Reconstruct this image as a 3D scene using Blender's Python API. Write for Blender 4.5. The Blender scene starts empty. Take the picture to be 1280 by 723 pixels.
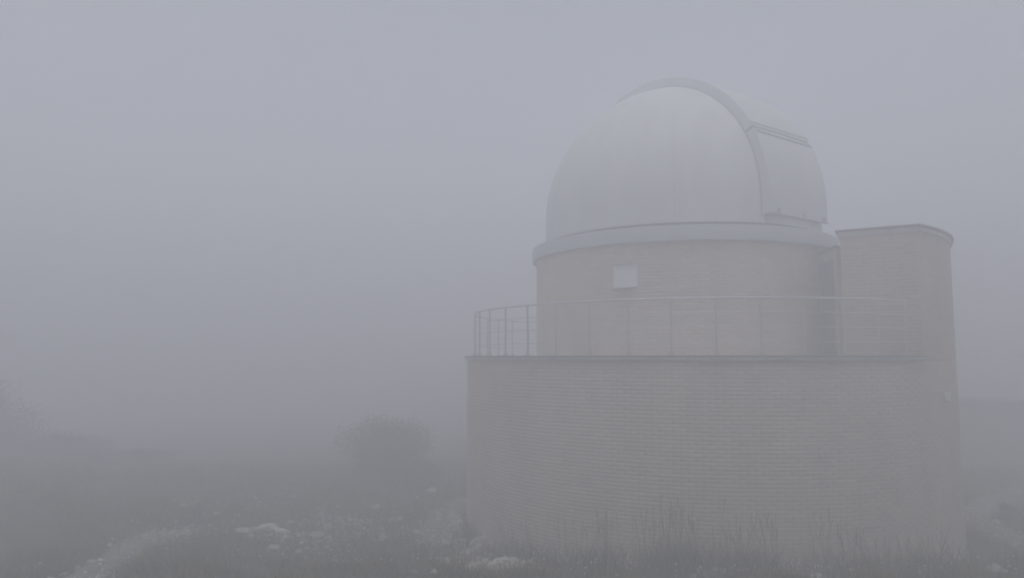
import bpy, bmesh, math, random
import numpy as np
from mathutils import Vector, Matrix, noise

random.seed(7)
rng = np.random.default_rng(11)
scene = bpy.context.scene
C = scene.collection
R = math.radians

# ------------------------------------------------------------------ camera, sky, sun, exposure
EYE = 4.15
cam_data = bpy.data.cameras.new('camera')
cam = bpy.data.objects.new('camera', cam_data)
C.objects.link(cam)
cam.location = (0, 0, EYE)
cam_data.sensor_width = 36.0
cam_data.lens = 26.0
cam_data.clip_end = 2000
cam.rotation_euler = (R(90 + 5.29), 0, 0)
scene.camera = cam

SUN_EL, SUN_AZ = R(74), R(185)          # azimuth clockwise from +Y (north)
world = bpy.data.worlds.new('World')
scene.world = world
world.use_nodes = True
wn, wl = world.node_tree.nodes, world.node_tree.links
wn.clear()
wo = wn.new('ShaderNodeOutputWorld')
bg = wn.new('ShaderNodeBackground')
sky = wn.new('ShaderNodeTexSky')
sky.sky_type = 'NISHITA'
sky.sun_disc = False
sky.sun_elevation = SUN_EL
sky.sun_rotation = SUN_AZ
sky.altitude = 800
sky.air_density = 1.0
sky.dust_density = 4.0
hs = wn.new('ShaderNodeHueSaturation')   # cloud cover takes the blue out of the sky
hs.inputs['Saturation'].default_value = 0.37
wl.new(sky.outputs['Color'], hs.inputs['Color'])
wl.new(hs.outputs['Color'], bg.inputs['Color'])
bg.inputs['Strength'].default_value = 0.085
wl.new(bg.outputs[0], wo.inputs['Surface'])

sun_data = bpy.data.lights.new('sun', 'SUN')
sun_data.energy = 0.5
sun_data.angle = R(40)
sun_data.color = (1.0, 0.97, 0.93)
sun = bpy.data.objects.new('sun', sun_data)
C.objects.link(sun)
sun.location = (-10, -20, 40)
d = Vector((math.sin(SUN_AZ) * math.cos(SUN_EL), math.cos(SUN_AZ) * math.cos(SUN_EL), math.sin(SUN_EL)))
sun.rotation_euler = d.to_track_quat('Z', 'Y').to_euler()

scene.view_settings.view_transform = 'Standard'
scene.view_settings.look = 'None'
scene.view_settings.gamma = 1.0
scene.view_settings.exposure = 0.84
scene.view_settings.use_curve_mapping = False
scene.render.engine = 'CYCLES'
cy = scene.cycles
cy.max_bounces = 12
cy.volume_bounces = 10
cy.diffuse_bounces = 4
cy.glossy_bounces = 3
cy.transmission_bounces = 4
cy.transparent_max_bounces = 8
cy.use_denoising = True
cy.use_adaptive_sampling = True
cy.adaptive_threshold = 0.01
cy.filter_width = 1.9
cy.caustics_reflective = False
cy.caustics_refractive = False


# ------------------------------------------------------------------ materials
def mat(name, col, rough=0.8, var=0.0, scale=4.0, bump=0.0, bump_scale=30.0, metallic=0.0,
        piece=0.0, col2=None, spec=0.3, detail=6.0, stretch=None):
    m = bpy.data.materials.new(name)
    m.use_nodes = True
    n, l = m.node_tree.nodes, m.node_tree.links
    b = n['Principled BSDF']
    b.inputs['Roughness'].default_value = rough
    b.inputs['Metallic'].default_value = metallic
    b.inputs['Specular IOR Level'].default_value = spec
    tc = n.new('ShaderNodeNewGeometry')
    mp = n.new('ShaderNodeMapping')
    l.new(tc.outputs['Position'], mp.inputs['Vector'])
    if stretch:
        mp.inputs['Scale'].default_value = stretch
    nz = n.new('ShaderNodeTexNoise')
    nz.inputs['Scale'].default_value = scale
    nz.inputs['Detail'].default_value = detail
    nz.inputs['Roughness'].default_value = 0.62
    l.new(mp.outputs[0], nz.inputs['Vector'])
    rp = n.new('ShaderNodeValToRGB')
    c2 = col2 or tuple(c * (1 - var) for c in col)
    rp.color_ramp.elements[0].position = 0.33
    rp.color_ramp.elements[1].position = 0.67
    rp.color_ramp.elements[0].color = (*c2, 1)
    rp.color_ramp.elements[1].color = (*col, 1)
    l.new(nz.outputs['Fac'], rp.inputs['Fac'])
    out = rp.outputs['Color']
    if piece:
        oi = n.new('ShaderNodeObjectInfo')
        ad = n.new('ShaderNodeMath'); ad.operation = 'ADD'
        fr = n.new('ShaderNodeMath'); fr.operation = 'FRACT'
        l.new(oi.outputs['Random'], ad.inputs[0])
        l.new(tc.outputs['Random Per Island'], ad.inputs[1])
        l.new(ad.outputs[0], fr.inputs[0])
        mr = n.new('ShaderNodeMapRange')
        mr.inputs['To Min'].default_value = 1 - piece
        mr.inputs['To Max'].default_value = 1 + piece
        l.new(fr.outputs[0], mr.inputs['Value'])
        hv = n.new('ShaderNodeHueSaturation')
        l.new(mr.outputs[0], hv.inputs['Value'])
        l.new(out, hv.inputs['Color'])
        out = hv.outputs['Color']
    l.new(out, b.inputs['Base Color'])
    if bump:
        n2 = n.new('ShaderNodeTexNoise')
        n2.inputs['Scale'].default_value = bump_scale
        n2.inputs['Detail'].default_value = 5
        l.new(tc.outputs['Position'], n2.inputs['Vector'])
        bp = n.new('ShaderNodeBump')
        bp.inputs['Strength'].default_value = bump
        bp.inputs['Distance'].default_value = 0.02
        l.new(n2.outputs['Fac'], bp.inputs['Height'])
        l.new(bp.outputs[0], b.inputs['Normal'])
    return m


M = dict(
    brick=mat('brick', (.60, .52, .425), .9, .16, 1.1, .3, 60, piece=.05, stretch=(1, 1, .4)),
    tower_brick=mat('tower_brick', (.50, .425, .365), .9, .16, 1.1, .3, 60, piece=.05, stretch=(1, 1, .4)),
    mortar=mat('mortar', (.52, .455, .38), .95, .12, 6, .3, 50),
    concrete=mat('concrete', (.60, .575, .55), .9, .25, 3, .4, 40, piece=.08),
    flashing=mat('flashing', (.20, .19, .19), .55, .2, 5),
    dome=mat('dome_paint', (.67, .675, .67), .65, .13, 2.2, stretch=(1, 1, .2)),
    shutter=mat('shutter_paint', (.64, .645, .64), .65, .10, 1.6),
    trim=mat('shutter_trim', (.44, .445, .45), .5, .2, 4),
    skirt=mat('skirt_metal', (.45, .465, .49), .5, .12, 2.0),
    gap=mat('dark_gap', (.14, .14, .145), .8, .2, 3),  # dark seam liner, and painted shade of the gap under the dome
    steel=mat('galvanised_steel', (.52, .49, .46), .5, .2, 8, metallic=.0),
    rail=mat('top_rail_steel', (.62, .62, .62), .4, .15, 8, metallic=.3),
    door=mat('door_paint', (.25, .255, .27), .55, .2, 3),
    frame=mat('window_frame', (.72, .72, .72), .45, .05, 5),
    pane=mat('window_pane', (.76, .76, .75), .3, .04, 2, spec=.6),
    plastic=mat('pale_plastic', (.72, .74, .78), .5, .06, 6),
    grass=mat('grass', (.27, .21, .04), .9, 0, 1.6, piece=.7, col2=(.022, .028, .004), spec=.1),
    straw=mat('dry_grass', (.17, .15, .075), .9, 0, 2.0, piece=.4, col2=(.095, .095, .04), spec=.1),
    soil=mat('soil', (.09, .08, .05), 1.0, 0, .9, .8, 18, col2=(.032, .038, .015), spec=.1, detail=10),
    track=mat('path_gravel', (.26, .245, .225), 1.0, 0, 2.2, .9, 26, col2=(.15, .145, .115), spec=.1, detail=10),
    stone=mat('limestone', (.70, .675, .62), .95, .5, 5, .7, 30, piece=.12),
    gravel=mat('gravel', (.54, .52, .48), .95, .3, 20, piece=.4),
    petal=mat('white_petals', (.75, .75, .72), .8, .1, 9),
    leaf=mat('leaf', (.15, .15, .055), .8, 0, 1.5, piece=.45, col2=(.085, .095, .03), spec=.2),
    leaf2=mat('dark_leaf', (.075, .085, .055), .8, 0, 1.5, piece=.45, col2=(.045, .055, .035), spec=.2),
    bark=mat('bark', (.10, .085, .07), .95, .4, 9, .6, 40),
    hut=mat('hut_render', (.36, .365, .37), .9, .2, 1.0, .3, 30),
    hutroof=mat('hut_roof', (.26, .265, .27), .7, .2, 2.0),
)


# ------------------------------------------------------------------ helpers
def obj(name, me, m=None, parent=None, kind=None):
    o = bpy.data.objects.new(name, me)
    C.objects.link(o)
    if m is not None and me is not None and not me.materials:
        me.materials.append(m)
    if parent is not None:
        o.parent = parent
    if kind:
        o['kind'] = kind
    return o


def tag(o, label, cat, group=None):
    o['label'] = label
    o['category'] = cat
    if group:
        o['group'] = group
    return o


def empty(name, loc=(0, 0, 0)):
    o = bpy.data.objects.new(name, None)
    C.objects.link(o)
    o.location = loc
    o.empty_display_size = .3
    return o


def mesh(name, v, f, smooth=False):
    me = bpy.data.meshes.new(name)
    me.from_pydata([tuple(map(float, p)) for p in v], [], [tuple(int(i) for i in q) for q in f])
    me.update()
    if smooth:
        me.polygons.foreach_set('use_smooth', [True] * len(me.polygons))
    return me


def mesh_np(name, V, F, smooth=False):
    """V (n,3) float, F (m,k) int with a constant number of corners."""
    me = bpy.data.meshes.new(name)
    V = np.asarray(V, np.float32); F = np.asarray(F, np.int32)
    k = F.shape[1]
    me.vertices.add(len(V)); me.vertices.foreach_set('co', V.ravel())
    me.loops.add(F.size); me.loops.foreach_set('vertex_index', F.ravel())
    me.polygons.add(len(F))
    me.polygons.foreach_set('loop_start', np.arange(0, F.size, k, dtype=np.int32))
    me.polygons.foreach_set('loop_total', np.full(len(F), k, np.int32))
    if smooth:
        me.polygons.foreach_set('use_smooth', np.ones(len(F), bool))
    me.update(calc_edges=True)
    me.validate()
    return me


def bm_mesh(name, bm, smooth=False):
    bmesh.ops.recalc_face_normals(bm, faces=bm.faces[:])
    me = bpy.data.meshes.new(name)
    bm.to_mesh(me); bm.free()
    if smooth:
        me.polygons.foreach_set('use_smooth', [True] * len(me.polygons))
    return me


def add_box(bm, c, s, rot=None, bevel=0.0):
    g = bmesh.ops.create_cube(bm, size=1.0)
    vs = g['verts']
    bmesh.ops.scale(bm, vec=s, verts=vs)
    if bevel:
        es = list({e for v in vs for e in v.link_edges})
        r = bmesh.ops.bevel(bm, geom=es, offset=bevel, segments=1, affect='EDGES', profile=.5)
        vs = list({v for f in r['faces'] for v in f.verts} | {v for v in vs if v.is_valid})
    if rot is not None:
        bmesh.ops.rotate(bm, cent=(0, 0, 0), matrix=rot, verts=vs)
    bmesh.ops.translate(bm, vec=c, verts=vs)
    return vs


def tube(path, r, n=8, closed=False):
    """verts, faces of a tube that follows a list of points"""
    P = [Vector(p) for p in path]
    V, F = [], []
    rad = r if hasattr(r, '__len__') else [r] * len(P)
    for i, p in enumerate(P):
        if closed:
            t = P[(i + 1) % len(P)] - P[i - 1]
        else:
            t = P[min(i + 1, len(P) - 1)] - P[max(i - 1, 0)]
        t.normalize()
        a = t.cross(Vector((0, 0, 1)))
        if a.length < 1e-3:
            a = t.cross(Vector((1, 0, 0)))
        a.normalize()
        b = t.cross(a)
        for k in range(n):
            q = 2 * math.pi * k / n
            V.append(p + (a * math.cos(q) + b * math.sin(q)) * rad[i])
    m = len(P)
    for i in range(m if closed else m - 1):
        j = (i + 1) % m
        for k in range(n):
            F.append((i * n + k, i * n + (k + 1) % n, j * n + (k + 1) % n, j * n + k))
    if not closed:
        F.append(tuple(range(n))[::-1])
        F.append(tuple((m - 1) * n + k for k in range(n)))
    return V, F


def join(parts):
    V, F = [], []
    for v, f in parts:
        o = len(V)
        V += list(v)
        F += [tuple(i + o for i in q) for q in f]
    return V, F


def arc_block(cx, cy, r0, r1, a0, a1, z0, z1, n=4):
    """a closed curved block between two radii and two angles"""
    V, F = [], []
    for i in range(n + 1):
        a = a0 + (a1 - a0) * i / n
        c, s = math.cos(a), math.sin(a)
        V += [(cx + r0 * c, cy + r0 * s, z0), (cx + r1 * c, cy + r1 * s, z0),
              (cx + r1 * c, cy + r1 * s, z1), (cx + r0 * c, cy + r0 * s, z1)]
    for i in range(n):
        o = 4 * i
        for k in range(4):
            F.append((o + k, o + 4 + k, o + 4 + (k + 1) % 4, o + (k + 1) % 4))
    F.append((0, 1, 2, 3)); F.append((4 * n + 3, 4 * n + 2, 4 * n + 1, 4 * n))
    return V, F


def revolve(cx, cy, prof, n=160):
    """a closed profile [(r, z)] turned about a vertical axis"""
    V, F = [], []
    k = len(prof)
    for i in range(n):
        a = 2 * math.pi * i / n
        for r, z in prof:
            V.append((cx + r * math.cos(a), cy + r * math.sin(a), z))
    for i in range(n):
        j = (i + 1) % n
        for q in range(k):
            p = (q + 1) % k
            F.append((i * k + q, j * k + q, j * k + p, i * k + p))
    return V, F


def prism(poly, z0, z1):
    n = len(poly)
    V = [(x, y, z0) for x, y in poly] + [(x, y, z1) for x, y in poly]
    F = [(i, (i + 1) % n, n + (i + 1) % n, n + i) for i in range(n)]
    F += [tuple(range(n))[::-1], tuple(range(n, 2 * n))]
    return V, F


def offset_poly(poly, d):
    """outward offset of a counter-clockwise polygon"""
    n = len(poly); out = []
    for i in range(n):
        p0, p1, p2 = Vector(poly[i - 1]), Vector(poly[i]), Vector(poly[(i + 1) % n])
        e1 = (p1 - p0).normalized(); e2 = (p2 - p1).normalized()
        n1 = Vector((e1.y, -e1.x)); n2 = Vector((e2.y, -e2.x))
        b = (n1 + n2).normalized()
        k = min(d / max(b.dot(n1), .35), abs(d) * 2.2) if d > 0 else d / max(b.dot(n1), .35)
        out.append(tuple(p1 + b * k))
    return out


def grid_noise(x, y, s, seed=0):
    """smooth value noise for arrays"""
    r = np.random.default_rng(seed).random((64, 64))
    u = np.asarray(x) / s + 500.0; v = np.asarray(y) / s + 500.0
    i, j = np.floor(u).astype(int), np.floor(v).astype(int)
    a, b = u - i, v - j
    a, b = a * a * (3 - 2 * a), b * b * (3 - 2 * b)
    g = lambda p, q: r[p % 64, q % 64]
    return (g(i, j) * (1 - a) + g(i + 1, j) * a) * (1 - b) + (g(i, j + 1) * (1 - a) + g(i + 1, j + 1) * a) * b


def ground_z(x, y):
    x = np.asarray(x, float); y = np.asarray(y, float)
    t = np.clip((15.5 - y) / .8, -40, 40)
    bank = .19 * .8 * np.log1p(np.exp(t))
    far = -.035 * np.clip(y - 24, 0, 60)
    n = (grid_noise(x, y, 3.1, 1) - .5) * .16 + (grid_noise(x, y, .9, 2) - .5) * .06
    left = .07 * np.clip(-x - 3.5, 0, 14) * np.clip((y - 12) / 4, 0, 1) * np.clip((31 - y) / 9, 0, 1)
    return bank + far + n + left


def gz(x, y):
    return float(ground_z(x, y))


# ------------------------------------------------------------------ ground and paths
CX, CY, R1 = 4.76, 19.5, 5.93        # terrace
DX, DY, R2 = 4.45, 19.55, 3.80      # drum and dome

xs = np.unique(np.concatenate([np.linspace(-120, -22, 20), np.linspace(-22, 24, 150), np.linspace(24, 120, 20)]))
ys = np.unique(np.concatenate([np.linspace(-40, 6, 16), np.linspace(6, 34, 110), np.linspace(34, 200, 30)]))
X, Y = np.meshgrid(xs, ys)
Z = ground_z(X, Y)
nx, ny = len(xs), len(ys)
V = np.stack([X.ravel(), Y.ravel(), Z.ravel()], 1)
i, j = np.meshgrid(np.arange(nx - 1), np.arange(ny - 1))
a = (j * nx + i).ravel()
F = np.stack([a, a + 1, a + nx + 1, a + nx], 1)
ground = obj('ground', mesh_np('ground', V, F, True), M['soil'], kind='structure')


def bezier_line(pts, n=90):
    P = np.array(pts, float)
    t = np.linspace(0, len(P) - 1, n)
    out = []
    for q in t:
        k = min(int(q), len(P) - 2); u = q - k
        p0, p1, p2, p3 = P[max(k - 1, 0)], P[k], P[k + 1], P[min(k + 2, len(P) - 1)]
        out.append(.5 * ((2 * p1) + (-p0 + p2) * u + (2 * p0 - 5 * p1 + 4 * p2 - p3) * u * u + (-p0 + 3 * p1 - 3 * p2 + p3) * u ** 3))
    return np.array(out)


def path_sheet(name, pts, width, seed):
    L = bezier_line(pts)
    T = np.gradient(L, axis=0)
    T /= np.linalg.norm(T, axis=1)[:, None]
    N = np.stack([-T[:, 1], T[:, 0]], 1)
    m = 9
    V = []
    for k in range(len(L)):
        wl_ = width * (.75 + .7 * grid_noise(L[k, 0], L[k, 1], .45, seed)) * .5
        wr_ = width * (.75 + .7 * grid_noise(L[k, 0], L[k, 1], .4, seed + 1)) * .5
        for q in range(m):
            s = -wl_ + (wl_ + wr_) * q / (m - 1)
            p = L[k] + N[k] * s
            V.append((p[0], p[1], gz(*p) + (.022 if 0 < q < m - 1 else -.01)))
    F = [(k * m + q, k * m + q + 1, (k + 1) * m + q + 1, (k + 1) * m + q) for k in range(len(L) - 1) for q in range(m - 1)]
    return obj(name, mesh(name, V, F, True), M['track'], kind='structure'), L


path_a, LA = path_sheet('path', [(-5.4, 9.0), (-6.2, 10.6), (-6.85, 12.4), (-7.55, 15.1), (-7.5, 16.3), (-7.1, 17.2)], .72, 31)
path_b, LB = path_sheet('path', [(16, 14.6), (13.0, 15.6), (11.4, 16.6), (11.3, 18.3), (12.2, 20.0), (13.8, 21.6), (16.5, 24)], 1.15, 41)
path_c, LC = path_sheet('path', [(-1.75, 16.9), (-1.72, 18.2), (-1.75, 20.0), (-1.35, 22.0), (-.4, 24.2)], .8, 51)


def path_distance(x, y):
    d = np.full(np.shape(x), 99.0)
    for L in (LA, LB, LC):
        for p in L:
            d = np.minimum(d, np.hypot(x - p[0], y - p[1]))
    return d


# ------------------------------------------------------------------ observatory
obs = empty('observatory', (CX, CY, 0))
tag(obs, 'round pale brick observatory with terrace, stair tower and white dome', 'observatory')
INV = Matrix.Translation((-CX, -CY, 0))


def part(name, v, f, m, parent=None, smooth=False, kind=None):
    """a part given in world coordinates; stored relative to the observatory's base"""
    if parent is None:
        parent = obs
    v = [(p[0] - CX, p[1] - CY, p[2]) for p in v]
    me = mesh(name, v, f)
    bm = bmesh.new(); bm.from_mesh(me)
    bmesh.ops.recalc_face_normals(bm, faces=bm.faces[:])
    bm.to_mesh(me); bm.free()
    if smooth:
        me.polygons.foreach_set('use_smooth', [True] * len(me.polygons))
        me.set_sharp_from_angle(angle=R(35))
    return obj(name, me, m, parent, kind)


WALL_TOP, DECK = 4.085, 4.185
RR = 5.74                                     # radius of the railing
RING0, RING1 = 6.66, 7.0
TOW = 6.80                                    # top of the tower's coping
TB, TE = R(-55.7), R(8)                         # the tower stands on this arc of the terrace wall
PA = (6.87, 15.33)                            # inner end of the tower's flat wall
PB = (CX + R1 * math.cos(TB), CY + R1 * math.sin(TB))

# mortar cores
lower = part('lower_wall', *revolve(CX, CY, [(R1 - .30, -.5), (R1 - .012, -.5), (R1 - .012, WALL_TOP), (R1 - .30, WALL_TOP)], 220), M['mortar'], smooth=True)

# window opening in the drum
WA = math.atan2(16.30 - DY, 2.50 - DX)        # angle of the window on the drum
WW = .29
WZ0 = DECK + .0755 * 20 - .005
WZ1 = DECK + .0755 * 26.5
wa0, wa1 = WA - WW / R2, WA + WW / R2


def drum_core():
    angs = sorted([2 * math.pi * k / 200 - math.pi for k in range(200)] + [wa0, wa1])
    zs = [DECK - .1, WZ0, WZ1, RING0 + .1]
    V, F = [], []
    r = R2 - .012
    for a in angs:
        for z in zs:
            V.append((DX + r * math.cos(a), DY + r * math.sin(a), z))
    n = len(angs)
    for k in range(n):
        q = (k + 1) % n
        for h in range(3):
            mid = (angs[k] + (angs[q] if q else angs[q] + 2 * math.pi)) / 2
            if h == 1 and wa0 - 1e-6 < mid < wa1 + 1e-6:
                continue
            F.append((k * 4 + h, q * 4 + h, q * 4 + h + 1, k * 4 + h + 1))
    o = len(V)
    # reveal of the opening
    for a in (wa0, wa1):
        for rr in (r, r - .2):
            for z in (WZ0, WZ1):
                V.append((DX + rr * math.cos(a), DY + rr * math.sin(a), z))
    F += [(o, o + 1, o + 3, o + 2), (o + 4, o + 5, o + 7, o + 6), (o, o + 2, o + 6, o + 4), (o + 1, o + 3, o + 7, o + 5)]
    return V, F


drum = part('drum_wall', *drum_core(), M['mortar'], smooth=True)

# tower plan, counter-clockwise
arc = [(CX + (R1 - .012) * math.cos(TB + (TE - TB) * k / 40), CY + (R1 - .012) * math.sin(TB + (TE - TB) * k / 40)) for k in range(41)]
tower_plan = [PA] + arc + [(9.0, 20.0), (8.35, 18.2)]
tower = part('stair_tower', *prism(tower_plan, DECK - .05, TOW - .14), M['mortar'], smooth=True)

# bricks: one shape, laid in running bond
COURSE, BL, BH, BD = .0755, .2525, .067, .003   # BD: how far a brick stands out of the mortar core


def brick_verts(length, depth=.03):
    """x along the wall, y outwards, z up; slightly chamfered front"""
    hx, hz, c = length / 2, BH / 2, .004
    return np.array([(-hx, -depth, -hz), (hx, -depth, -hz), (hx, -depth, hz), (-hx, -depth, hz),
                     (-hx, BD - c, -hz), (hx, BD - c, -hz), (hx, BD - c, hz), (-hx, BD - c, hz),
                     (-hx + c, BD, -hz + c), (hx - c, BD, -hz + c), (hx - c, BD, hz - c), (-hx + c, BD, hz - c)])


BF = np.array([(0, 1, 5, 4), (1, 2, 6, 5), (2, 3, 7, 6), (3, 0, 4, 7),
               (4, 5, 9, 8), (5, 6, 10, 9), (6, 7, 11, 10), (7, 4, 8, 11), (8, 9, 10, 11)])


def place(length, x, y, z, ang, proud):
    """ang: direction of the outward normal"""
    b = brick_verts(length)
    nx_, ny_ = math.cos(ang), math.sin(ang)
    tx_, ty_ = -ny_, nx_
    o = b[:, 1] + proud
    return np.stack([x + b[:, 0] * tx_ + o * nx_, y + b[:, 0] * ty_ + o * ny_, z + b[:, 2]], 1)


def ring_bricks(cx, cy, r, z0, z1, a0, a1, hole=None):
    """running bond on a cylinder; bricks are cut at a0, a1 and at the hole (angle, angle, z, z)"""
    n = round(2 * math.pi * r / (BL + .010))
    step = 2 * math.pi / n
    half = step / 2 - .005 / r
    out = []
    rows = int(round((z1 - z0) / COURSE))
    for q in range(rows):
        z = z0 + COURSE * (q + .5)
        for k in range(n):
            a = (k + (.5 if q % 2 else 0)) * step - math.pi
            segs = [(a - half, a + half)]
            if a1 - a0 < 6:
                segs = [(max(u, a0), min(v, a1)) for u, v in segs]
            if hole and hole[2] < z < hole[3]:
                nxt = []
                for u, v in segs:
                    if v < hole[0] or u > hole[1]:
                        nxt.append((u, v))
                    else:
                        nxt += [(u, min(v, hole[0])), (max(u, hole[1]), v)]
                segs = nxt
            for u, v in segs:
                L = (v - u) * r
                if L < .02:
                    continue
                c_ = (u + v) / 2
                out.append((L - random.uniform(0, .003), cx + (r - .012) * math.cos(c_), cy + (r - .012) * math.sin(c_), z + random.uniform(-.001, .001), c_, random.uniform(-.002, .002)))
    return out


def flat_bricks(p, q, z0, z1):
    p, q = Vector(p), Vector(q)
    t = (q - p); W = t.length; t.normalize()
    ang = math.atan2(-t.x, t.y)                 # outward normal is to the right of p->q
    out = []
    rows = int(round((z1 - z0) / COURSE))
    for r_ in range(rows):
        z = z0 + COURSE * (r_ + .5)
        s = -(.131 if r_ % 2 else 0)
        while s < W:
            a, b = max(s, 0), min(s + BL, W)
            if b - a > .04:
                c = p + t * (a + b) / 2
                out.append((b - a, c.x, c.y, z + random.uniform(-.0015, .0015), ang, random.uniform(-.003, .003)))
            s += BL + .010
    return out


def brickwork(bricks, parent, m='brick'):
    V = np.concatenate([place(*b) for b in bricks])
    V[:, 0] -= CX; V[:, 1] -= CY
    F = (BF[None] + (np.arange(len(bricks)) * 12)[:, None, None]).reshape(-1, 4)
    return obj('brickwork', mesh_np('brickwork', V, F), M[m], parent, kind='stuff')


lower_bricks = ring_bricks(CX, CY, R1, -.4, WALL_TOP, -math.pi, math.pi)
# the bricks that show largest: the ones of the front that lie closest to where one stands
view = Vector((0, 0, EYE))


def shows(b):
    p = Vector((b[1], b[2], b[3])) - view
    n = Vector((math.cos(b[4]), math.sin(b[4]), 0))
    return -(p.normalized().dot(n)) / p.length_squared if b[3] > .95 else 0


order = sorted(range(len(lower_bricks)), key=lambda k: -shows(lower_bricks[k]))
single = set(order[:300])
brick_me = mesh_np('brick', brick_verts(lower_bricks[0][0] - .0015), BF)
brick_me.materials.append(M['brick'])
for k in order[:300]:
    L, x, y, z, a, pr = lower_bricks[k]
    o = obj('brick', brick_me, None, lower)
    o.location = (x + pr * math.cos(a) - CX, y + pr * math.sin(a) - CY, z)
    o.rotation_euler = (0, 0, a - math.pi / 2)
brickwork([b for k, b in enumerate(lower_bricks) if k not in single], lower)

dbr = ring_bricks(DX, DY, R2, DECK, RING0, -math.pi, math.pi, (wa0 - .002, wa1 + .002, WZ0 - .01, WZ1 + .01))
brickwork(dbr, drum)
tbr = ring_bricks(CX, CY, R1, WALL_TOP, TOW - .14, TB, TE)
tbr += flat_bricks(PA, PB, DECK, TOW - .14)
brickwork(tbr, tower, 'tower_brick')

# terrace: deck, coping slabs and dark edge flashing
V, F = prism([(CX + (R1 - .25) * math.cos(2 * math.pi * k / 160), CY + (R1 - .25) * math.sin(2 * math.pi * k / 160)) for k in range(160)], WALL_TOP - .1, DECK - .012)
part('deck', V, F, M['concrete'])
a0, a1 = TE, TB + 2 * math.pi                 # open part of the circle
n_slab = 66
for k in range(n_slab):
    s0 = a0 + (a1 - a0) * k / n_slab; s1 = a0 + (a1 - a0) * (k + 1) / n_slab
    dz = random.uniform(-.003, .003)
    dr = random.uniform(-.006, .006)
    part('coping_slab', *arc_block(CX, CY, R1 - .32, R1 + .05 + dr, s0 + .0012, s1 - .0012, WALL_TOP + .012 + dz, DECK - .030, 3), M['concrete'])
n_fl = 22
for k in range(n_fl):
    s0 = a0 + (a1 - a0) * k / n_fl; s1 = a0 + (a1 - a0) * (k + 1) / n_fl
    part('edge_flashing', *arc_block(CX, CY, R1 - .34, R1 + .066, s0 + .0006, s1 - .0006, DECK - .026, DECK, 8), M['flashing'])

# railing
railing = part('railing', *join([tube([(CX + RR * math.cos(a0 + .03 + (a1 - a0 - .06) * k / 150), CY + RR * math.sin(a0 + .03 + (a1 - a0 - .06) * k / 150), DECK + 1.08) for k in range(151)], .021, 8)]), M['rail'], smooth=True)
railing['label'] = 'pale round handrail on thin grey posts'
for h in (.81, .535, .26):
    part('wire', *tube([(CX + RR * math.cos(a0 + .03 + (a1 - a0 - .06) * k / 150), CY + RR * math.sin(a0 + .03 + (a1 - a0 - .06) * k / 150), DECK + h) for k in range(151)], .0085, 6), M['rail'], railing, True)
post_v, post_f = join([tube([(0, 0, .0), (0, 0, 1.062)], .019, 8)])
bm = bmesh.new()
pv = [bm.verts.new(p) for p in post_v]
for q in post_f:
    bm.faces.new([pv[k] for k in q])
add_box(bm, (0, 0, .008), (.13, .13, .014))
for s in (0, math.pi / 2):
    for e in (-1, 1):
        w0 = [bm.verts.new((e * .055 * math.cos(s) + .004 * math.sin(s) * t, e * .055 * math.sin(s) + .004 * math.cos(s) * t, .015)) for t in (-1, 1)]
        w1 = [bm.verts.new((e * .016 * math.cos(s) + .004 * math.sin(s) * t, e * .016 * math.sin(s) + .004 * math.cos(s) * t, .10)) for t in (-1, 1)]
        w2 = [bm.verts.new((e * .016 * math.cos(s) + .004 * math.sin(s) * t, e * .016 * math.sin(s) + .004 * math.cos(s) * t, .015)) for t in (-1, 1)]
        bm.faces.new((w0[0], w1[0], w2[0])); bm.faces.new((w0[1], w2[1], w1[1])); bm.faces.new((w0[0], w0[1], w1[1], w1[0]))
post_me = bm_mesh('post', bm)
post_me.materials.append(M['steel'])
for k in range(60):
    a = R(-58.44 - 8.2 * k)
    if a < TE - 2 * math.pi + .04:
        break
    o = obj('post', post_me, None, railing)
    o.location = (RR * math.cos(a), RR * math.sin(a), DECK)
    o.rotation_euler = (0, 0, a)

# window in the drum
ca, sa = math.cos(WA), math.sin(WA)
rot = Matrix.Rotation(WA - math.pi / 2, 3, 'Z')
wc = Vector((DX - CX + (R2 - .055) * ca, DY - CY + (R2 - .055) * sa, (WZ0 + WZ1) / 2))
bm = bmesh.new()
hw, hh = WW - .004, (WZ1 - WZ0) / 2 - .004
for c, s in (((-hw + .02, 0, 0), (.04, .05, 2 * hh)), ((hw - .02, 0, 0), (.04, .05, 2 * hh)),
             ((0, 0, hh - .02), (2 * hw - .081, .05, .04)), ((0, 0, -hh + .02), (2 * hw - .081, .05, .04))):
    add_box(bm, wc + rot @ Vector(c), s, rot)
window = obj('window', bm_mesh('window', bm), M['frame'], obs)
window['label'] = 'small square white window in the drum wall'
bm = bmesh.new(); add_box(bm, wc + rot @ Vector((0, -.005, 0)), (2 * hw - .082, .012, 2 * hh - .082), rot)
obj('pane', bm_mesh('pane', bm), M['pane'], window)
bm = bmesh.new(); add_box(bm, wc + rot @ Vector((0, .06, -hh - .012)), (2 * hw + .02, .16, .022), rot, .004)
obj('sill', bm_mesh('sill', bm), M['concrete'], window)

# small round vent under the skirt
va = math.atan2(15.83 - DY, 3.89 - DX)
vp = Vector((DX - CX + R2 * math.cos(va), DY - CY + R2 * math.sin(va), 6.50))
dirv = Vector((math.cos(va), math.sin(va), 0))
v, f = tube([vp - dirv * .05, vp + dirv * .07], .05, 14)
obj('vent_pipe', mesh('vent_pipe', v, f), M['trim'], obs)

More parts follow.
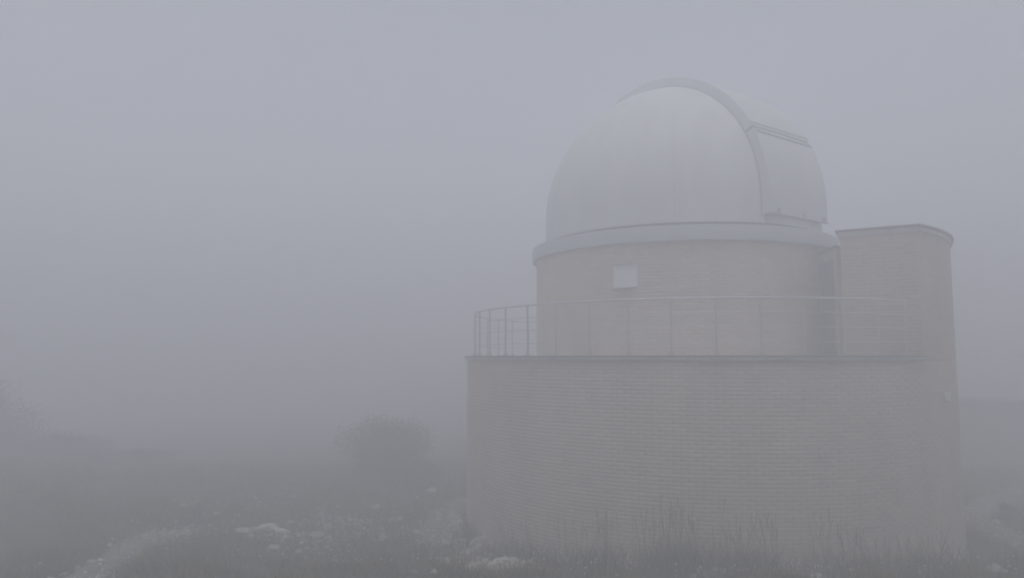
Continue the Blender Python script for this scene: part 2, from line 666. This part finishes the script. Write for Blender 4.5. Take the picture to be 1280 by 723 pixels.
# skirt ring between drum and dome
RS = 3.90
part('skirt', *revolve(DX, DY, [(R2 - .1, RING0 + .012), (RS - .02, RING0 + .012), (RS - .012, RING0), (RS, RING0), (RS + .006, RING1 - .03), (RS - .01, RING1), (3.45, RING1 + .012), (3.45, RING0 + .1)], 200), M['skirt'], smooth=True)
part('gap_shadow_ring', *revolve(DX, DY, [(3.40, RING1 + .02), (3.60, RING1 + .02), (3.60, RING1 + .108), (3.40, RING1 + .108)], 160), M['gap'], smooth=True)  # solid dark ring: the shadow line under the dome, put into the colour

# dome: ten gores with a dark seam between them
ZC, RD, RSH = 7.74, 3.545, 3.585
VIEW_A = math.atan2(-DY, -DX)                  # direction from the dome's axis to the viewpoint
dome = part('dome', *revolve(DX, DY, [(3.47, RING1 + .111), (RD + .012, RING1 + .111), (RD + .012, RING1 + .19), (3.47, RING1 + .19)], 160), M['dome'], smooth=True)
dome['label'] = 'white rotating dome of ten gores over a straight base band'


def gore(a0, a1):
    V, F = [], []
    rows = [(RD, RING1 + .193), (RD, (RING1 + ZC) / 2), (RD, ZC)] + [(RD * math.cos(t), ZC + RD * math.sin(t)) for t in np.radians(np.linspace(4, 89.4, 26))]
    na = 12
    for ring in (0, -.02):
        for r, z in rows:
            for k in range(na + 1):
                a = a0 + (a1 - a0) * k / na
                rr = max(r + ring * (1 if z <= ZC else r / RD), .004)
                zz = z + (ring * (z - ZC) / RD if z > ZC else 0)
                V.append((DX + rr * math.cos(a), DY + rr * math.sin(a), zz))
    m, w = len(rows), na + 1
    for s in (0, 1):
        for i_ in range(m - 1):
            for k in range(na):
                o = s * m * w + i_ * w + k
                F.append((o, o + 1, o + w + 1, o + w))
    for i_ in range(m - 1):
        for k in (0, na):
            o = i_ * w + k
            F.append((o, o + w, o + w + m * w, o + m * w))
    for k in range(na):
        F.append((k, k + 1, m * w + k + 1, m * w + k))
    return V, F


for k in range(10):
    s = VIEW_A - R(1.2) + R(36) * k            # a seam close to the middle of the front
    part('panel', *gore(s + .0007, s + R(36) - .0007), M['dome'], dome, True)
inner = [(RD - .03, RING1 + .1), (RD - .03, ZC)] + [((RD - .03) * math.cos(t), ZC + (RD - .03) * math.sin(t)) for t in np.radians(np.linspace(6, 90, 20))]
V, F = [], []
for k in range(96):
    for r, z in inner:
        V.append((DX + r * math.cos(2 * math.pi * k / 96), DY + r * math.sin(2 * math.pi * k / 96), z))
ni = len(inner)
for k in range(96):
    for q in range(ni - 1):
        F.append((k * ni + q, (k + 1) % 96 * ni + q, (k + 1) % 96 * ni + q + 1, k * ni + q + 1))
part('liner', V, F, M['gap'], dome, True)

# shutter: a raised strip over the slit that runs up from the right and over the crown
PSI, HWID = R(40.5), 1.14
aa = math.atan2(DX, DY)
er = Vector((math.cos(aa), -math.sin(aa), 0)); et = Vector((-math.sin(aa), -math.cos(aa), 0))
U = er * math.cos(PSI) + et * math.sin(PSI)    # towards the foot of the slit
Mv = er * -math.sin(PSI) + et * math.cos(PSI)  # across the slit, to the near side
AX = Vector((DX, DY, ZC))


def shutter_strip(t0, t1, z_foot, hw, r_out, r_in, nt, nw=10):
    """a band bent over the dome; t is the angle along the slit, from the foot"""
    stations = []
    if z_foot is not None:
        for z in np.linspace(z_foot, ZC, 4)[:-1]:
            stations.append(('z', z))
    stations += [('t', t) for t in np.linspace(t0, t1, nt)]
    V, F = [], []
    for r in (r_out, r_in):
        for kind, q in stations:
            for k in range(nw + 1):
                s = -hw + 2 * hw * k / nw
                rr = r if r == r_out else math.sqrt(r * r - s * s)
                if kind == 'z':
                    p = AX + U * rr + Mv * s; p.z = q
                else:
                    p = AX + U * (rr * math.cos(q)) + Mv * s + Vector((0, 0, rr * math.sin(q)))
                V.append(p)
    m, w = len(stations), nw + 1
    for s in (0, 1):
        for i_ in range(m - 1):
            for k in range(nw):
                o = s * m * w + i_ * w + k
                F.append((o, o + 1, o + w + 1, o + w))
    for i_ in range(m - 1):
        for k in (0, nw):
            o = i_ * w + k
            F.append((o, o + w, o + w + m * w, o + m * w))
    for row in (0, m - 1):
        for k in range(nw):
            o = row * w + k
            F.append((o, o + 1, m * w + o + 1, m * w + o))
    return V, F


T_SPLIT = R(27)
FOOT = RING1 + .33
shutter = part('shutter', *shutter_strip(T_SPLIT + .012, R(136), None, HWID, RSH, RD - .06, 44), M['shutter'], dome, True)
shutter['label'] = 'raised white shutter strip arching over the dome'
part('drop_door', *shutter_strip(0, T_SPLIT - .012, FOOT, HWID, RSH - .006, RD - .06, 16), M['shutter'], dome, True)
# thin dark sealing strips: along the near and far edge of the shutter, across the joint and at the foot
for s in (-1, 1):
    pts = []
    sr = math.sqrt((RD + .012) ** 2 - (HWID + .012) ** 2)
    for z in np.linspace(FOOT, ZC, 4)[:-1]:
        p = AX + U * sr + Mv * s * (HWID + .012); p.z = z; pts.append(p)
    for t in np.linspace(0, R(136), 60):
        pts.append(AX + U * (sr * math.cos(t)) + Mv * s * (HWID + .012) + Vector((0, 0, sr * math.sin(t))))
    part('seal', *tube(pts, .017, 6), M['trim'], dome, True)
for t in (T_SPLIT + .035, T_SPLIT - .035):
    pts = []
    for s in np.linspace(-HWID - .005, HWID + .005, 14):
        rr = RSH + .006
        pts.append(AX + U * (rr * math.cos(t)) + Mv * s + Vector((0, 0, rr * math.sin(t))))
    part('joint_bar', *tube(pts, .016, 6), M['trim'], dome, True)
pts = []
for s in np.linspace(-HWID - .005, HWID + .005, 14):
    rr = RSH + .006
    p = AX + U * rr + Mv * s; p.z = FOOT - .012; pts.append(p)
part('foot_bar', *tube(pts, .02, 6), M['trim'], dome, True)
for s in (.85, -.15, -.95):
    rr = RSH + .02
    p = AX + U * rr + Mv * s; p.z = FOOT + .07
    bm = bmesh.new(); add_box(bm, p - Vector((CX, CY, 0)), (.05, .07, .09), Matrix.Rotation(math.atan2(U.y, U.x), 3, 'Z'), .006)
    obj('latch', bm_mesh('latch', bm), M['trim'], dome)
rr = math.sqrt((RD + .01) ** 2 - 1.05 ** 2)
p = AX + U * rr + Mv * 1.05
part('guide', *tube([(p.x, p.y, RING1 + .07), (p.x, p.y, FOOT - .02)], .02, 6), M['trim'], dome, True)

# tower coping and roof; passage with door between drum and tower; downpipe
for z0, z1, dd, mm, nm in ((TOW - .14, TOW - .045, .045, 'concrete', 'tower_coping'), (TOW - .042, TOW, .085, 'flashing', 'tower_flashing')):
    part(nm, *prism(offset_poly(tower_plan, dd), z0 + .002, z1), M[mm], tower)
vest = [(6.83, 15.46), (7.6, 15.6), (8.4, 18.4), (7.3, 18.0), (6.98, 16.75)]
passage = part('passage', *prism(vest, DECK, 6.44), M['mortar'])
part('passage_roof', *prism(offset_poly(vest, .03), 6.442, 6.50), M['flashing'], passage)
q0, q1 = Vector((6.83, 15.46)), Vector((6.98, 16.75))
t = (q1 - q0).normalized(); nrm = Vector((-t.y, t.x))
c = q0 + t * .62 + nrm * .02
ang = math.atan2(t.y, t.x)
bm = bmesh.new(); add_box(bm, (c.x - CX, c.y - CY, DECK + 1.03), (.86, .05, 2.04), Matrix.Rotation(ang, 3, 'Z'), .006)
door = obj('door', bm_mesh('door', bm), M['door'], obs)
h = c + t * .34 + nrm * .05
bm = bmesh.new(); add_box(bm, (h.x - CX, h.y - CY, DECK + 1.05), (.12, .03, .025), Matrix.Rotation(ang, 3, 'Z'), .004)
obj('handle', bm_mesh('handle', bm), M['steel'], door)
# pale box fixed to the outer wall of the tower
la = R(-47.5)
bm = bmesh.new()
add_box(bm, ((R1 + .05) * math.cos(la), (R1 + .05) * math.sin(la), 3.36), (.08, .08, .20), Matrix.Rotation(la, 3, 'Z'), .012)
add_box(bm, ((R1 + .09) * math.cos(la), (R1 + .09) * math.sin(la), 3.36), (.02, .055, .16), Matrix.Rotation(la, 3, 'Z'), .006)
lamp = obj('wall_box', bm_mesh('wall_box', bm), M['plastic'], obs)
lamp['label'] = 'small pale upright box on the outer wall of the tower'

# ------------------------------------------------------------------ hut behind, to the right
hut = empty('utility_hut', (20.7, 31.8, 0))
hz = gz(20.7, 31.8)
tag(hut, 'low grey flat-roofed hut fading into the fog behind the stair tower', 'hut')
v, f = prism([(-2.6, -1.3), (.95, -1.3), (.95, 1.5), (-2.6, 1.5)], hz - .2, 2.22)
obj('wall', mesh('wall', v, f), M['hut'], hut)
v, f = prism([(-2.75, -1.45), (1.08, -1.45), (1.08, 1.65), (-2.75, 1.65)], 2.224, 2.35)
obj('roof', mesh('roof', v, f), M['hutroof'], hut)
bm = bmesh.new(); add_box(bm, (-2.62, .1, hz + 1.0), (.05, .85, 2.0), None, .006)
obj('door', bm_mesh('door', bm), M['door'], hut)


# ------------------------------------------------------------------ shrubs and trees
def leaf_cloud(n, rx, ry, rz, cz, size, seed, lumps=9, bottom=.0):
    r = np.random.default_rng(seed)
    rho = .68 * np.sqrt(r.random(lumps)); th = r.uniform(0, 2 * math.pi, lumps)
    rho[:3] *= .3
    top = np.sqrt(1 - rho ** 2)
    cen = np.stack([rho * np.cos(th) * rx, rho * np.sin(th) * ry, cz + rz * (-.75 + 1.38 * top * r.uniform(.25, 1, lumps))], 1)
    cen[:2, 2] = cz + rz * np.array([.55, .3])
    low = slice(4, 4 + lumps // 3)                # a skirt of foliage down to the ground
    cen[low, 0] = np.cos(th[low]) * .72 * rx; cen[low, 1] = np.sin(th[low]) * .72 * ry; cen[low, 2] = cz - .68 * rz
    rad = r.uniform(.34, .55, lumps)
    P = []
    for k in range(lumps):
        m_ = n // lumps
        u = r.normal(size=(m_, 3)); u /= np.linalg.norm(u, axis=1)[:, None]
        d_ = r.random(m_) ** .45 * (1 + .13 * r.normal(size=m_))
        P.append(cen[k] + u * d_[:, None] * rad[k] * np.array([rx, ry, rz]))
    P = np.concatenate(P)
    P = P[P[:, 2] > bottom]
    n = len(P)
    a = r.normal(size=(n, 3)); a /= np.linalg.norm(a, axis=1)[:, None]
    b = np.cross(a, r.normal(size=(n, 3))); b /= np.linalg.norm(b, axis=1)[:, None]
    s = size * r.uniform(.6, 1.4, n)[:, None]
    V = np.stack([P - a * s, P + b * s * .45, P + a * s, P - b * s * .45], 1).reshape(-1, 3)
    return V, np.arange(4 * n).reshape(n, 4), cen


def shrub(name, x, y, rx, ry, h, n, seed, label, cat, group=None, leafmat='leaf', size=.045):
    root = empty(name, (x, y, gz(x, y)))
    tag(root, label, cat, group)
    V, F, cen = leaf_cloud(n, rx, ry, h * .5, h * .52, size, seed, 20)
    obj('crown', mesh_np('crown', V, F), M[leafmat], root)
    rr = random.Random(seed)
    parts = []
    for c_ in cen:
        b0 = Vector((rr.uniform(-.12, .12) * rx, rr.uniform(-.12, .12) * ry, -.1))
        tip = Vector(c_)
        mid = b0.lerp(tip, .5) + Vector((rr.uniform(-.1, .1), rr.uniform(-.1, .1), .12))
        parts.append(tube([b0, mid, tip], [.035, .022, .008], 5))
    for k in range(10):                         # thin shoots that stand out of the outline
        c_ = Vector(cen[k % len(cen)])
        parts.append(tube([c_, c_ + Vector((rr.uniform(-.3, .3) * rx, rr.uniform(-.3, .3) * ry, h * rr.uniform(.2, .34)))], [.01, .004], 4))
    v, f = join(parts)
    obj('trunk', mesh('trunk', v, f), M['bark'], root)
    return root


shrub('round_shrub', -4.05, 24.6, 1.75, 1.4, 2.3, 38000, 5, 'rounded green shrub standing alone on the grass left of the observatory', 'shrub', size=.03)
shrub('broad_tree', -20.6, 27.5, 3.1, 2.8, 3.9, 34000, 8, 'tall dark broad tree half lost in fog beyond the path', 'tree', leafmat='leaf2', size=.045)
shrub('thicket_shrub', -16.9, 27.5, 2.5, 1.8, 1.15, 16000, 9, 'mid-height dark shrub beside the tall broad tree', 'shrub', 'shrubs at the foot of the tall tree', 'leaf2', .035)
shrub('thicket_shrub', -14.4, 28.4, 1.9, 1.5, .6, 10000, 10, 'low dark shrub at the far end of the thicket', 'shrub', 'shrubs at the foot of the tall tree', 'leaf2', .035)
shrub('dwarf_shrub', 12.35, 18.9, .30, .3, .42, 1600, 12, 'small dark shrub growing beside the path right of the stair tower', 'shrub', leafmat='leaf2', size=.04)

# ------------------------------------------------------------------ rocks
ROCKS = [(-.11, 13.1, .40), (-.25, 17.1, .34), (-.70, 16.6, .32), (-.45, 16.5, .24), (0, 16.4, .2), (-.96, 16.0, .17), (.70, 15.2, .25),
         (1.07, 14.7, .24), (-.64, 13.5, .21), (-.53, 14.7, .12), (3.05, 12.75, .13), (3.40, 12.8, .24), (5.0, 12.75, .2),
         (5.05, 12.6, .16), (5.4, 12.9, .12), (8.2, 12.9, .2), (-6.16, 17.4, .34), (-5.75, 17.6, .50), (-5.32, 17.5, .36), (-4.47, 17.3, .23),
         (-5.48, 18.8, .16), (-3.75, 20.8, .2), (-2.87, 19.4, .16), (-2.5, 23.6, .3), (-1.5, 19.6, .26), (-1.35, 18.7, .25), (1.55, 14.1, .14),
         (-5.0, 16.0, .2), (-8.4, 19.4, .14), (-7.4, 18.9, .14), (-3.58, 17.8, .15), (-2.3, 18.1, .17), (-2.96, 17.5, .16), (-4.5, 18.5, .17),
         (-1.3, 15.0, .12), (.15, 14.4, .1), (-.15, 16.75, .16), (-.6, 16.9, .15), (.95, 15.0, .14)]
LBL = {0: 'largest white limestone rock, rounded block in the near grass below the wall',
       1: 'upper pale rock of the heap by the observatory wall', 17: 'broadest flat rock of the white outcrop by the gravel path',
       16: 'rock at the path end of the white outcrop', 18: 'rock at the observatory end of the white outcrop',
       11: 'rounded pale rock among tall grass in front of the wall'}


for ks, txt in (((2, 3, 4, 5, 36, 37), 'pale rock in the loose heap beside the left side of the observatory wall'),
                ((6, 7, 26, 35, 38), 'small limestone rock between the loose heap and the tall grass by the wall'),
                ((8, 9, 34), 'small limestone rock in short grass below the loose heap'),
                ((10, 12, 13, 14), 'small pale rock half hidden among the tall grass tufts before the wall'),
                ((15,), 'lone pale rock in the grass below the stair tower'),
                ((23,), 'lone pale rock on open grass next to the rounded shrub'),
                ((24, 25), 'pale rock on gravel at the foot of the observatory wall'),
                ((27,), 'small pale rock in the grass just below the white outcrop'),
                ((28, 29), 'small far rock in the meadow beyond the gravel path')):
    for k in ks:
        LBL[k] = txt


def rock_label(k):
    return LBL.get(k, 'small limestone rock on the stony ground between outcrop and observatory')


def rock_mesh(seed):
    bm = bmesh.new()
    bmesh.ops.create_icosphere(bm, subdivisions=3, radius=.5)
    off = Vector((seed * 7.3, seed * 3.1, seed * 1.7))
    for v in bm.verts:
        n1 = noise.noise(v.co * 2.2 + off); n2 = noise.noise(v.co * 6 + off * 2)
        v.co *= 1 + .5 * n1 + .3 * n2 + .12 * noise.noise(v.co * 14 + off)
        v.co.z = round(v.co.z * 5) / 5 * .35 + v.co.z * .65
        v.co.y *= .72; v.co.z *= .62
    me = bm_mesh('limestone_rock', bm)
    me.materials.append(M['stone'])
    return me


rock_mes = [rock_mesh(k) for k in range(7)]
for k, (x, y, s) in enumerate(ROCKS):
    if math.hypot(x - CX, y - CY) < R1 + .12:
        continue
    o = obj('limestone_rock', rock_mes[k % 7])
    o.location = (x, y, gz(x, y) + s * .2)
    s *= 1.4 if k < 16 else .95
    o.scale = (s * 1.25, s, s * (.5 if k in (16, 17, 18) else random.uniform(.8, 1.15)))
    o.rotation_euler = (random.uniform(-.2, .2), random.uniform(-.2, .2), random.uniform(-.5, .5) + (math.pi if k % 2 else 0))
    tag(o, rock_label(k), 'rock', 'limestone rocks scattered in the grass')

# ------------------------------------------------------------------ loose gravel
n = 9000
L = np.concatenate([LA[rng.integers(0, 90, 700)], LB[rng.integers(0, 90, 1500)], LC[rng.integers(0, 90, 350)]])
P = L + rng.normal(scale=.42, size=L.shape)
Q = np.stack([rng.normal(-3.6, 2.2, 3400), rng.normal(18.3, 1.5, 3400)], 1)
Q2 = np.stack([rng.normal(-.2, 1.0, 2300), rng.normal(15.4, 1.2, 2300)], 1)
P = np.concatenate([P, Q, Q2])
P = P[np.hypot(P[:, 0] - CX, P[:, 1] - CY) > R1 + .05]
n = len(P)
z = ground_z(P[:, 0], P[:, 1])
s = np.exp(rng.normal(-3.95, .62, n)).clip(.008, .085)
base = np.array([(1, 0, 0), (-1, 0, 0), (0, 1, 0), (0, -1, 0), (0, 0, 1), (0, 0, -1)], float)
J = base[None] * (1 + rng.uniform(-.35, .35, (n, 6, 1))) * s[:, None, None]
J[:, :, 2] *= .7
ca_, sa_ = np.cos(rng.uniform(0, 6.3, n)), np.sin(rng.uniform(0, 6.3, n))
V = np.stack([J[:, :, 0] * ca_[:, None] - J[:, :, 1] * sa_[:, None], J[:, :, 0] * sa_[:, None] + J[:, :, 1] * ca_[:, None], J[:, :, 2]], 2)
V[:, :, 0] += P[:, 0, None]; V[:, :, 1] += P[:, 1, None]; V[:, :, 2] += (z + s * .3 + .02)[:, None]
of = np.array([(0, 2, 4), (2, 1, 4), (1, 3, 4), (3, 0, 4), (2, 0, 5), (1, 2, 5), (3, 1, 5), (0, 3, 5)])
gravel = obj('gravel', mesh_np('gravel', V.reshape(-1, 3), (of[None] + (np.arange(n) * 6)[:, None, None]).reshape(-1, 3)), M['gravel'], kind='stuff')
tag(gravel, 'loose pale gravel strewn along the paths and the stony ground', 'gravel')


# ------------------------------------------------------------------ grass
def blades(P, H, W, bend, r):
    """three-segment blades: V, F"""
    n = len(P)
    a = r.uniform(0, 2 * math.pi, n)
    dx, dy = np.cos(a), np.sin(a)
    lean = bend * r.uniform(.2, 1, n) * H
    b = r.uniform(0, math.pi, n)
    wx, wy = np.cos(b) * W, np.sin(b) * W
    rows = []
    for t, wd in ((0, 1), (.5, .8), (1, .12)):
        c = P + np.stack([dx * lean * t * t, dy * lean * t * t, H * t * (1 - .12 * t)], 1)
        o = np.stack([wx * wd, wy * wd, np.zeros(n)], 1)
        rows += [c - o, c + o]
    V = np.stack(rows, 1).reshape(-1, 3)
    k = np.array([(0, 1, 3, 2), (2, 3, 5, 4)])
    F = (k[None] + (np.arange(n) * 6)[:, None, None]).reshape(-1, 4)
    return V, F


def scatter(n, x0, x1, y0, y1):
    return rng.uniform(x0, x1, n), rng.uniform(y0, y1, n)


gx, gy = scatter(330000, -15, 15.5, 10.8, 20.0)
hx_, hy_ = scatter(110000, -21, 19, 20.0, 31.0)
gx = np.concatenate([gx, hx_]); gy = np.concatenate([gy, hy_])
far_ = np.concatenate([np.zeros(330000), np.ones(110000)])
dist = np.hypot(gx - CX, gy - CY)
inview = (gx > -.78 * gy - 1) & (gx < .78 * gy + 1)
k = inview & (dist > R1 + .03)
gx, gy, far_, dist = gx[k], gy[k], far_[k], dist[k]
pd = path_distance(gx, gy)
patch = .55 * grid_noise(gx, gy, .8, 5) + .45 * grid_noise(gx, gy, 2.3, 6)
stony = np.exp(-((gx + 3.6) / 2.6) ** 2 - ((gy - 18.4) / 1.9) ** 2) * .75 + np.exp(-((gx + .3) / 1.1) ** 2 - ((gy - 16.3) / .9) ** 2) * .6
keep = rng.random(len(gx)) < np.clip((patch - .32) * 4, .05, 1) * np.clip((pd - .33) / .35, 0.015, 1) * np.clip(1 - stony, .1, 1)
gx, gy, far_, dist, patch = gx[keep], gy[keep], far_[keep], dist[keep], patch[keep]
H = np.exp(rng.normal(-1.85, .42, len(gx))) * (.3 + 1.4 * patch)
wall = np.exp(-np.clip(dist - R1, 0, 9) / .55)
front = np.exp(-((gy - 12.9) / .7) ** 2) * (gx > 0)
tall = (rng.random(len(gx)) < .035) * np.clip(wall + front, 0, 1)
H *= 1 + 2.6 * tall * rng.random(len(gx)) + 1.0 * wall * rng.random(len(gx)) + 1.3 * front * rng.random(len(gx))
for x, y, s in ROCKS:                           # grass is grazed short on the open side of the rocks
    near = np.exp(-((gx - x) / (s * .75 + .08)) ** 2) * (gy < y + .1) * (gy > y - .75)
    H *= 1 - .72 * near
P = np.stack([gx, gy, ground_z(gx, gy) - .02], 1)
V, F = blades(P, H, .0045 + .005 * far_ + rng.uniform(0, .003, len(gx)), .55, rng)
grass = obj('grass', mesh_np('grass', V, F), M['grass'], kind='stuff')
tag(grass, 'short patchy meadow grass covering the ground round the observatory', 'grass')

# tall tufts of dry grass with seed heads in front of the wall
TUFTS = [(1.05, 13.15, 9, .95), (1.42, 13.05, 12, 1.15), (1.62, 13.0, 9, 1.1), (2.35, 12.85, 14, 1.15), (2.72, 12.8, 22, 1.38), (2.98, 12.8, 20, 1.34), (3.6, 12.75, 12, .9),
         (3.95, 12.7, 16, 1.1), (4.25, 12.75, 14, 1.1), (5.15, 12.65, 10, 1.15), (5.6, 12.75, 12, .9), (6.1, 12.9, 10, .8), (.35, 14.9, 12, .9), (-.2, 15.6, 10, .8), (6.9, 13.2, 9, .75)]


def tuft_label(k, n_, h_):
    return {5: 'tallest sheaf of dry grass stems before the pale brick wall', 4: 'dense tall sheaf of grass stems next to the tallest one before the wall',
            9: 'thin lone tuft of leaning grass stems before the wall, past the dense sheaves',
            0: 'sparse short tuft, first of the thin row before the brick wall', 3: 'loose tall tuft leaning against the two dense sheaves',
            12: 'low dark tuft growing behind the small rocks by the wall', 13: 'low dark tuft growing beside the loose rock heap',
            14: 'short sparse tuft below the stair tower wall'}.get(k, 'thin tall tuft in the sparse row before the brick wall' if k in (1, 2) else 'mid-height bushy tuft of dark grass stems before the brick wall')


for k, (x, y, n_, h_) in enumerate(TUFTS):
    r = np.random.default_rng(100 + k)
    root = empty('tall_grass_tuft', (x, y, gz(x, y) - .02))
    tag(root, tuft_label(k, n_, h_), 'grass tuft', 'tall grass tufts before the wall')
    nb = n_ * 15
    p = np.stack([r.normal(0, .26, nb), r.normal(0, .12, nb), np.zeros(nb)], 1)
    v, f = blades(p, r.uniform(.25, .62, nb) * h_, .004 + r.uniform(0, .002, nb), .5, r)
    obj('leaves', mesh_np('leaves', v, f), M['straw'], root, kind='stuff')
    parts = []
    for q in range(n_):
        bx, by = r.normal(0, .17), r.normal(0, .09)
        hh_ = h_ * r.uniform(.62, 1.06)
        lx, ly = r.normal(0, .09), r.normal(0, .07)
        pts = [(bx + lx * t * t, by + ly * t * t, hh_ * t) for t in (0, .35, .7, .86, .93, 1.0)]
        parts.append(tube(pts, [.003, .0025, .002, .004, .005, .0015], 4))
    v, f = join(parts)
    obj('stems', mesh('stems', v, f), M['straw'], root)

# tiny white flowers scattered through the near grass
fx = np.concatenate([rng.normal(4.6, 2.0, 260), rng.normal(.2, 1.6, 130), rng.uniform(-8, 9, 120)])
fy = np.concatenate([rng.normal(12.7, .25, 260), rng.normal(14.3, 1.1, 130), rng.uniform(12, 17, 120)])
k = np.hypot(fx - CX, fy - CY) > R1 + .15
fx, fy = fx[k], fy[k]
n = len(fx)
fz = ground_z(fx, fy) + rng.uniform(.08, .30, n)
a = rng.normal(size=(n, 3)); a[:, 2] *= .4; a /= np.linalg.norm(a, axis=1)[:, None]
b = np.cross(a, rng.normal(size=(n, 3))); b /= np.linalg.norm(b, axis=1)[:, None]
c = np.cross(a, b)
P = np.stack([fx, fy, fz], 1)
s = rng.uniform(.009, .022, n)[:, None]
V = np.stack([P + a * s, P - a * s, P + b * s, P - b * s, P + c * s, P - c * s], 1).reshape(-1, 3)
fl = obj('white_flowers', mesh_np('white_flowers', V, (of[None] + (np.arange(n) * 6)[:, None, None]).reshape(-1, 3)), M['petal'], kind='stuff')
tag(fl, 'tiny white flower heads dotted through the near grass', 'flowers')

# ------------------------------------------------------------------ fog
bm = bmesh.new()
add_box(bm, (0, 80, 3.5), (260, 260, 17.6))
me = bm_mesh('haze', bm)
hm = bpy.data.materials.new('fog')
hm.use_nodes = True
hm.node_tree.nodes.clear()
ho = hm.node_tree.nodes.new('ShaderNodeOutputMaterial')
pv_ = hm.node_tree.nodes.new('ShaderNodeVolumePrincipled')
pv_.inputs['Density'].default_value = 0.072
pv_.inputs['Color'].default_value = (.93, .935, .966, 1)
pv_.inputs['Anisotropy'].default_value = 0.2
hm.node_tree.links.new(pv_.outputs[0], ho.inputs['Volume'])
me.materials.append(hm)
haze = obj('haze', me, kind='stuff')
tag(haze, 'thick even grey fog lying over the whole place', 'fog')
